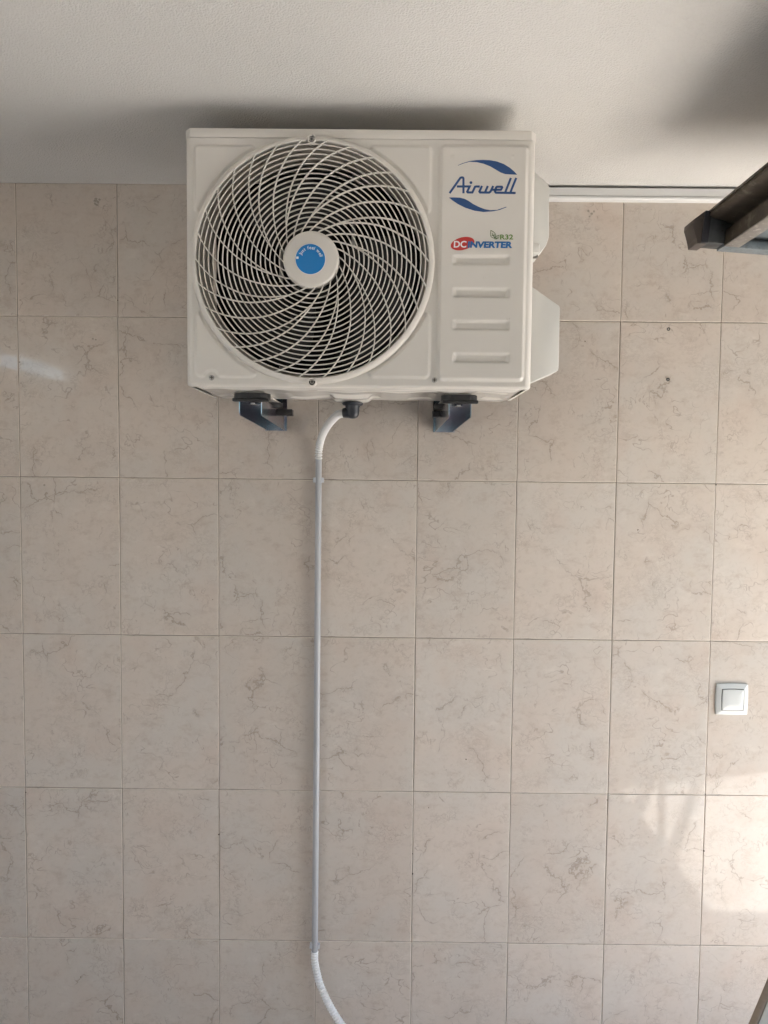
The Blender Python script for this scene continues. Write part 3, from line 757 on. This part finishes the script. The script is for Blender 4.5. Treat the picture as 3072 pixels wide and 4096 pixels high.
# ------------------------------------------------------------ wall brackets
def bracket(x0, x1, yaw, label, stop):
    cx = (x0 + x1) / 2
    root = empty("wall_bracket", (cx, 0.0, 1.61), label, "wall bracket", "steel brackets carrying the air conditioner")
    hw = (x1 - x0) / 2; t = 0.002; zt = 1.6520 - 1.61
    def add(o): o.parent = root; return o
    # inverted channel arm: a web and two side plates
    bm = bmesh.new()
    add_box(bm, -hw, -0.010, -0.356, -0.0025, zt - t, zt); add_box(bm, 0.010, hw, -0.356, -0.0025, zt - t, zt)
    add_box(bm, -0.010, 0.010, -0.336, -0.292, zt - t, zt); add_box(bm, -0.010, 0.010, -0.272, -0.0025, zt - t, zt)
    add(bm_obj("arm_web", bm, M['zinc']))
    for s in (-1, 1):
        bm = bmesh.new()
        prism_yz(bm, [(-0.356, zt - t - 0.0002), (-0.356, 0.012), (-0.350, 0.0075), (-0.0025, 0.0), (-0.0025, zt - t - 0.0002)], s * hw - (t if s > 0 else 0), s * hw + (0 if s > 0 else t), 0.0005)
        add(bm_obj("side_plate", bm, M['zinc']))
    bm = bmesh.new()
    add_box(bm, -hw - 0.004, hw + 0.004, -0.0022, -0.0006, -0.0005, 0.42)
    add(bm_obj("wall_plate", bm, M['zinc']))
    # rubber pads front and rear, nut under the web
    def pad(y0, y1, hwp):
        pts = []
        r = (y1 - y0) / 2 * 0.9
        for (cx_, cy_, a0) in ((hwp - r, y1 - r, 0), (-hwp + r, y1 - r, 90), (-hwp + r, y0 + r, 180), (hwp - r, y0 + r, 270)):
            for k in range(6):
                a = R_(a0 + 90 * k / 5); pts.append((cx_ + r * math.cos(a), cy_ + r * math.sin(a)))
        bm = bmesh.new(); prism_xy(bm, pts, zt + 0.0002, 1.6630 - 1.61, 0.0012)
        add(bm_obj("rubber_pad", bm, M['rubber'], None, 25))
    pad(-0.362, -0.306, 0.0365)
    bm = bmesh.new(); add_box(bm, -0.036, 0.036, -0.362, -0.350, zt - 0.0065, zt + 0.0001, 0.002)
    pads_ = add(bm_obj("rubber_lip", bm, M['rubber'], None, 25))
    pad(-0.175, -0.125, 0.0365)
    bm = bmesh.new(); add_box(bm, stop[0], stop[1], -0.165, -0.135, 0.0250, 0.0388, 0.001)
    add(bm_obj("rubber_stop", bm, M['rubber'], None, 25))
    bm = bmesh.new()
    prism_xy(bm, [(0.0085 * math.cos(R_(60 * k)), -0.326 + 0.0085 * math.sin(R_(60 * k))) for k in range(6)], zt - 0.0095, zt - 0.0025, 0.0006)
    add(bm_obj("nut", bm, M['steel'], None, 25))
    root.rotation_euler = (0, 0, yaw)
    return root
bracket(-0.3010, -0.2550, R_(0.6), "zinc plated wall bracket under the left end of the unit, left of the drain hose", (0.0235, 0.0600))
bracket(0.1190, 0.1650, R_(0.6), "zinc plated wall bracket under the right end of the unit, below the printed panel", (-0.0400, -0.0235))

# ------------------------------------------------------------ condensate drain
dr = empty("drain_pipe", (-0.172, -0.012, 0.9), "grey drain pipe with white corrugated hose ends running down the tiles below the unit", "drain pipe")
EX, EY = -0.0765, -0.215
vs, fs = [], []
def lathe_z(profile, cx, cy, n=28):
    vs, fs = [], []; m = len(profile)
    for i in range(n):
        a = 2 * math.pi * i / n
        for r, z in profile: vs.append((cx + r * math.cos(a), cy + r * math.sin(a), z))
    for i in range(n):
        j = (i + 1) % n
        for k in range(m - 1): fs.append((i * m + k, j * m + k, j * m + k + 1, i * m + k + 1))
    return vs, fs
v1, f1 = lathe_z([(0.0, 1.6605), (0.0215, 1.6605), (0.0235, 1.6575), (0.0215, 1.6540), (0.0165, 1.6525), (0.0150, 1.6470), (0.0150, 1.6380), (0.0140, 1.6320), (0.0110, 1.6275), (0.0060, 1.6250), (0.0, 1.6243)], EX, EY)
v2, f2 = tube([Vector((EX - 0.002, EY, 1.6375)), Vector((EX - 0.016, EY + 0.001, 1.6372)), Vector((EX - 0.0205, EY + 0.002, 1.637))], [0.0118, 0.0116, 0.0105], 20)
n1 = len(v1)
local(mesh_obj("elbow", v1 + v2, f1 + [tuple(i + n1 for i in q) for q in f2], M['elbow'], None, 50), dr)
def hose(name, pts, r):
    P = resample(catmull(pts, 16), 0.0074 / 8)
    prof_ = (0.78, 0.78, 0.92, 1.05, 1.09, 1.09, 1.05, 0.92); rad = [r * prof_[i % 8] for i in range(len(P))]
    v, f = tube(P, rad, 22)
    return local(mesh_obj(name, v, f, M['hose'], None, 60), dr)
PX_T, PX_B = -0.1700, -0.1733
HS = [(EX - 0.018, EY + 0.002, 1.6370), (-0.113, -0.180, 1.6345), (-0.1365, -0.120, 1.6190), (-0.1535, -0.070, 1.6010), (-0.1645, -0.034, 1.5800), (-0.1692, -0.0180, 1.5600), (-0.1701, -0.0135, 1.5390)]
hose("corrugated_hose", HS, 0.0088)
v, f = tube([Vector((PX_T, -0.0130, 1.5420)), Vector(((PX_T + PX_B) / 2 + 0.0004, -0.0126, 0.9)), Vector((PX_B, -0.0128, 0.2660))], 0.00785, 28)
local(mesh_obj("rigid_pipe", v, f, M['pipe'], None, 50), dr)
HD = [(-0.1733, -0.0132, 0.2720), (-0.1732, -0.0135, 0.2440), (-0.1685, -0.0150, 0.2200), (-0.1606, -0.0180, 0.1910), (-0.1462, -0.0220, 0.1590), (-0.1272, -0.0260, 0.1240), (-0.1000, -0.0280, 0.0830), (-0.0700, -0.0240, 0.0400), (-0.055, -0.020, 0.012)]
hose("corrugated_hose", HD, 0.0089)

def clip(x, z, tilt, label):
    root = empty("pipe_clip", (x, 0, z), label, "pipe clip", "clips holding the drain pipe")
    pts = []
    ro, ri = 0.0102, 0.0082
    cy = -0.0128
    arc = [R_(a) for a in range(-212, 33, 12)]
    outer = [(ro * math.cos(a), cy - ro * math.sin(a) * -1) for a in arc]
    # an open C, mouth towards the room
    out2, in2 = [], []
    for k in range(21):
        a = R_(-58 + (360 - 64) * 0 + (296) * k / 20 - 180 + 0)
    c_o = [(ro * math.sin(R_(t)), cy + ro * math.cos(R_(t))) for t in range(-128, 129, 16)]
    c_i = [(ri * math.sin(R_(t)), cy + ri * math.cos(R_(t))) for t in range(128, -129, -16)]
    bm = bmesh.new(); h = 0.0065
    n = len(c_o); ring = c_o + c_i
    lo = [bm.verts.new((p[0], p[1], -h)) for p in ring]; hi = [bm.verts.new((p[0], p[1], h)) for p in ring]
    m = len(ring)
    for k in range(n - 1):
        a, b_, c_, d_ = k, k + 1, m - 2 - k, m - 1 - k
        bm.faces.new((lo[a], lo[b_], lo[c_], lo[d_])); bm.faces.new((hi[d_], hi[c_], hi[b_], hi[a]))
    for k in range(m):
        l = (k + 1) % m; bm.faces.new((lo[k], hi[k], hi[l], lo[l]))
    o = bm_obj("clip_jaw", bm, M['clip'], None, 25); o.parent = root
    bm = bmesh.new(); add_box(bm, 0.0098, 0.0132, -0.0175, -0.0095, -0.0062, 0.0062, 0.0006); add_box(bm, -0.0132, -0.0100, -0.0175, -0.0095, -0.0062, 0.0062, 0.0006)
    o = bm_obj("clip_lug", bm, M['clip'], None, 25); o.parent = root
    o = box_obj("clip_foot", -0.0075, 0.0075, -0.0047, -0.0004, -0.006, 0.006, M['clip'], None, 0.0006); o.parent = root
    root.rotation_euler = (0, tilt, 0)
    return root
clip(-0.1698, 1.4870, R_(0.5), "grey plastic clip gripping the drain pipe near its top, at a tile joint")
clip(-0.1731, 0.2850, R_(5), "grey plastic clip gripping the drain pipe near the floor, above the lower hose")

# ------------------------------------------------------------ light switch
sw = empty("light_switch", (0.8845, 0, 0.9402), "square white rocker light switch on the tiles at the right", "light switch")
def cushion(w, z_prof, nseg=20, bulge=0.045):
    """stack of cushion-shaped outlines: (half size, y)"""
    vs, fs = [], []
    def outline(h):
        pts = []
        for side in range(4):
            for k in range(nseg):
                t = -1 + 2 * k / nseg
                b_ = h * (1 + bulge * (1 - t * t)); c_ = t * h
                p = {0: (c_, b_), 1: (b_, -c_), 2: (-c_, -b_), 3: (-b_, c_)}[side]
                pts.append(p)
        return pts
    m = 4 * nseg
    for h, y in z_prof: vs += [(p[0], y, p[1]) for p in outline(h)]
    for l in range(len(z_prof) - 1):
        for k in range(m):
            fs.append((l * m + k, l * m + (k + 1) % m, (l + 1) * m + (k + 1) % m, (l + 1) * m + k))
    fs.append(tuple(range((len(z_prof) - 1) * m, len(z_prof) * m)))
    return vs, fs
v, f = cushion(0.04, [(0.0392, -0.0002), (0.0394, -0.0040), (0.0388, -0.0052), (0.0375, -0.0058), (0.0282, -0.0092), (0.0278, -0.0092), (0.0276, -0.0080)])
o = mesh_obj("switch_frame", v, f, M['switch'], None, 28); o.parent = sw
v, f = cushion(0.029, [(0.0274, -0.0080), (0.0274, -0.0083)]); o = mesh_obj("rocker_gap", v, f, M['recess'], None); o.parent = sw
v, f = cushion(0.028, [(0.0262, -0.0082), (0.0262, -0.0099), (0.0256, -0.0106), (0.0200, -0.0117), (0.010, -0.0121), (0.003, -0.0122)])
o = mesh_obj("rocker", v, f, M['switch'], None, 35); o.parent = sw; o.rotation_euler = (R_(1.2), 0, 0)
sw.rotation_euler = (0, R_(0.0), 0)

# wall plugs left in drill holes
for (x, z, lb) in ((0.6965, 1.8704, "upper of two dark wall plugs in the tile left of the hanging door frame"), (0.6991, 1.7461, "lower of two dark wall plugs in the tile, right of the unit")):
    v, f = lathe_y([(0.0042, 0.003), (0.0042, -0.0008), (0.0034, -0.0013), (0.0022, -0.0011), (0.0018, 0.002)], 0, 0, 18)
    o = mesh_obj("wall_plug", v, f, M['plug'], None, 40, (x, 0, z)); tag(o, lb, "wall plug", "plugs in the tiled wall")

# ------------------------------------------------------------ overhead garage door, raised under the ceiling
door = empty("garage_door", (0.674, -0.30, 1.970), "brown and galvanised overhead garage door standing open under the ceiling at the right", "garage door")
def dp(o): o.parent = door; return o
LEN, WID = 1.80, 2.60                       # along +x from the inner edge; towards the camera
prof = [(0.0, 0.0), (0.0, 0.029), (0.003, 0.0310), (0.012, 0.0330), (0.014, 0.0380), (0.012, 0.0430), (0.002, 0.0450), (-0.014, 0.0475), (-0.030, 0.0495), (-0.0375, 0.052), (-0.0385, 0.0555), (-0.0355, 0.0570),
        (-0.0355, 0.0580), (-0.0385, 0.0595), (-0.0385, 0.0640), (-0.034, 0.066), (0.040, 0.066), (0.040, 0.050), (0.0315, 0.050), (0.0315, 0.0015), (0.0315, 0.0)]
bm = bmesh.new(); prism_xz(bm, [(a, b_) for a, b_ in prof[::-1]], -WID, -0.031)
dp(bm_obj("edge_channel", bm, M['brown'], None, 25))
bm = bmesh.new(); add_box(bm, 0.0005, 0.0315, -WID, -0.031, -0.0025, -0.0003, 0.0006)
dp(bm_obj("bottom_flange", bm, M['speckled'], None, 25))
bm = bmesh.new(); add_box(bm, 0.040, LEN, -WID, -0.012, 0.022, 0.052)
dp(bm_obj("door_panel", bm, M['galv']))
bm = bmesh.new(); add_box(bm, -0.0005, LEN, -0.030, 0.0, -0.0030, 0.012, 0.001); add_box(bm, 0.010, LEN, -0.010, -0.002, 0.012, 0.056)
dp(bm_obj("side_rail", bm, M['galv'], None, 25))
for k in range(1, 4):
    bm = bmesh.new(); add_box(bm, 0.10 + 0.45 * k, 0.14 + 0.45 * k, -WID, -0.031, 0.004, 0.0215, 0.002)
    dp(bm_obj("cross_rib", bm, M['galv'], None, 25))
bm = bmesh.new(); add_box(bm, -0.038, -0.001, -0.036, 0.0, 0.001, 0.0605, 0.0012)
dp(bm_obj("corner_block", bm, M['dark_galv'], None, 25))
dp(box_obj('corner_gusset', -0.0008, 0.0135, -0.0308, -0.002, 0.0285, 0.0465, M['dark_galv']))  # hidden plug added to close the light leak beside the corner block
for hz in (0.0375, 0.026):
    v, f = lathe_y([(0.0019, -0.0355), (0.0019, -0.0366), (0.0, -0.0366)], -0.0085, hz, 12)
    dp(mesh_obj("rivet_hole", v, f, M['recess']))
bm = bmesh.new(); prism_xz(bm, [(-0.0525, -0.0025), (-0.0385, -0.0025), (-0.0380, 0.0615), (-0.0470, 0.0615), (-0.0690, 0.0425), (-0.0690, 0.0335), (-0.0580, 0.0085), (-0.0570, -0.0025)][::-1], -0.037, 0.006, 0.001)
cap_o = dp(bm_obj("end_cap", bm, M['cap_face'], None, 25))
bm = bmesh.new(); prism_xz(bm, [(-0.0495, -0.0020), (-0.0360, -0.0010), (-0.0340, 0.0618), (-0.0468, 0.0620)][::-1], -0.0405, 0.0065, 0.0012)
o = bm_obj("cap_rim", bm, M['cap'], None, 25); o.parent = cap_o
v, f = lathe_y([(0.0016, -0.036), (0.0016, -0.0376), (0.0, -0.0376)], -0.0535, 0.044, 10)
o = mesh_obj("cap_pin", v, f, M['steel']); o.parent = cap_o
door.rotation_euler = (0, R_(3.8), 0)

# ------------------------------------------------------------ pale panel leaning in at the lower right corner
tb = empty("work_table", (0.80, -0.78, 0.0), "pale topped work table with a brown edge, only its corner in view", "table")
tb.rotation_euler = (0, 0, R_(50.4))
def tbp(o): o.parent = tb; return o
# local x runs along the visible edge
E0 = Vector((0.5841 - 0.80, -0.7502 + 0.78)); c_, s_ = math.cos(R_(-50.4)), math.sin(R_(-50.4))
ly = E0.x * s_ + E0.y * c_
tbp(box_obj("table_top", -0.32, 0.18, ly - 0.36, ly - 0.010, 0.728, 0.7485, M['board'], None, 0.003))
tbp(box_obj("edge_band", -0.32, 0.18, ly - 0.0098, ly, 0.724, 0.750, M['board_edge'], None, 0.002))
for lx in (-0.30, 0.16):
    for yy in (ly - 0.34, ly - 0.03):
        tbp(box_obj("leg", lx - 0.012, lx + 0.012, yy - 0.012, yy + 0.012, 0.0, 0.7275, M['leg'], None, 0.002))

# two unseen bars added in the garage opening to throw shade on the sunlit floor
def floor_to(fx, fy, x): t = (x - fx) / sun_from.x; return Vector((x, fy + sun_from.y * t, sun_from.z * t))
for A, B, lb in (((1.229, -1.494), (1.052, -1.190), "upper diagonal steel brace in the garage opening"), ((1.461, -1.500), (1.050, -0.805), "lower diagonal steel brace in the garage opening")):
    p, q = floor_to(*A, 2.56), floor_to(*B, 2.56)
    d = (p - q); p = q + d * ((OY0 - 0.01 - q.y) / d.y); q = q - d * ((OZ + 0.02 - q.z) / -d.z) if q.z < OZ + 0.02 else q
    v, f = tube([p, q], 0.031, 4); o = mesh_obj("brace_bar", v, f, M['post']); tag(o, lb, "brace bar", "braces in the garage opening")
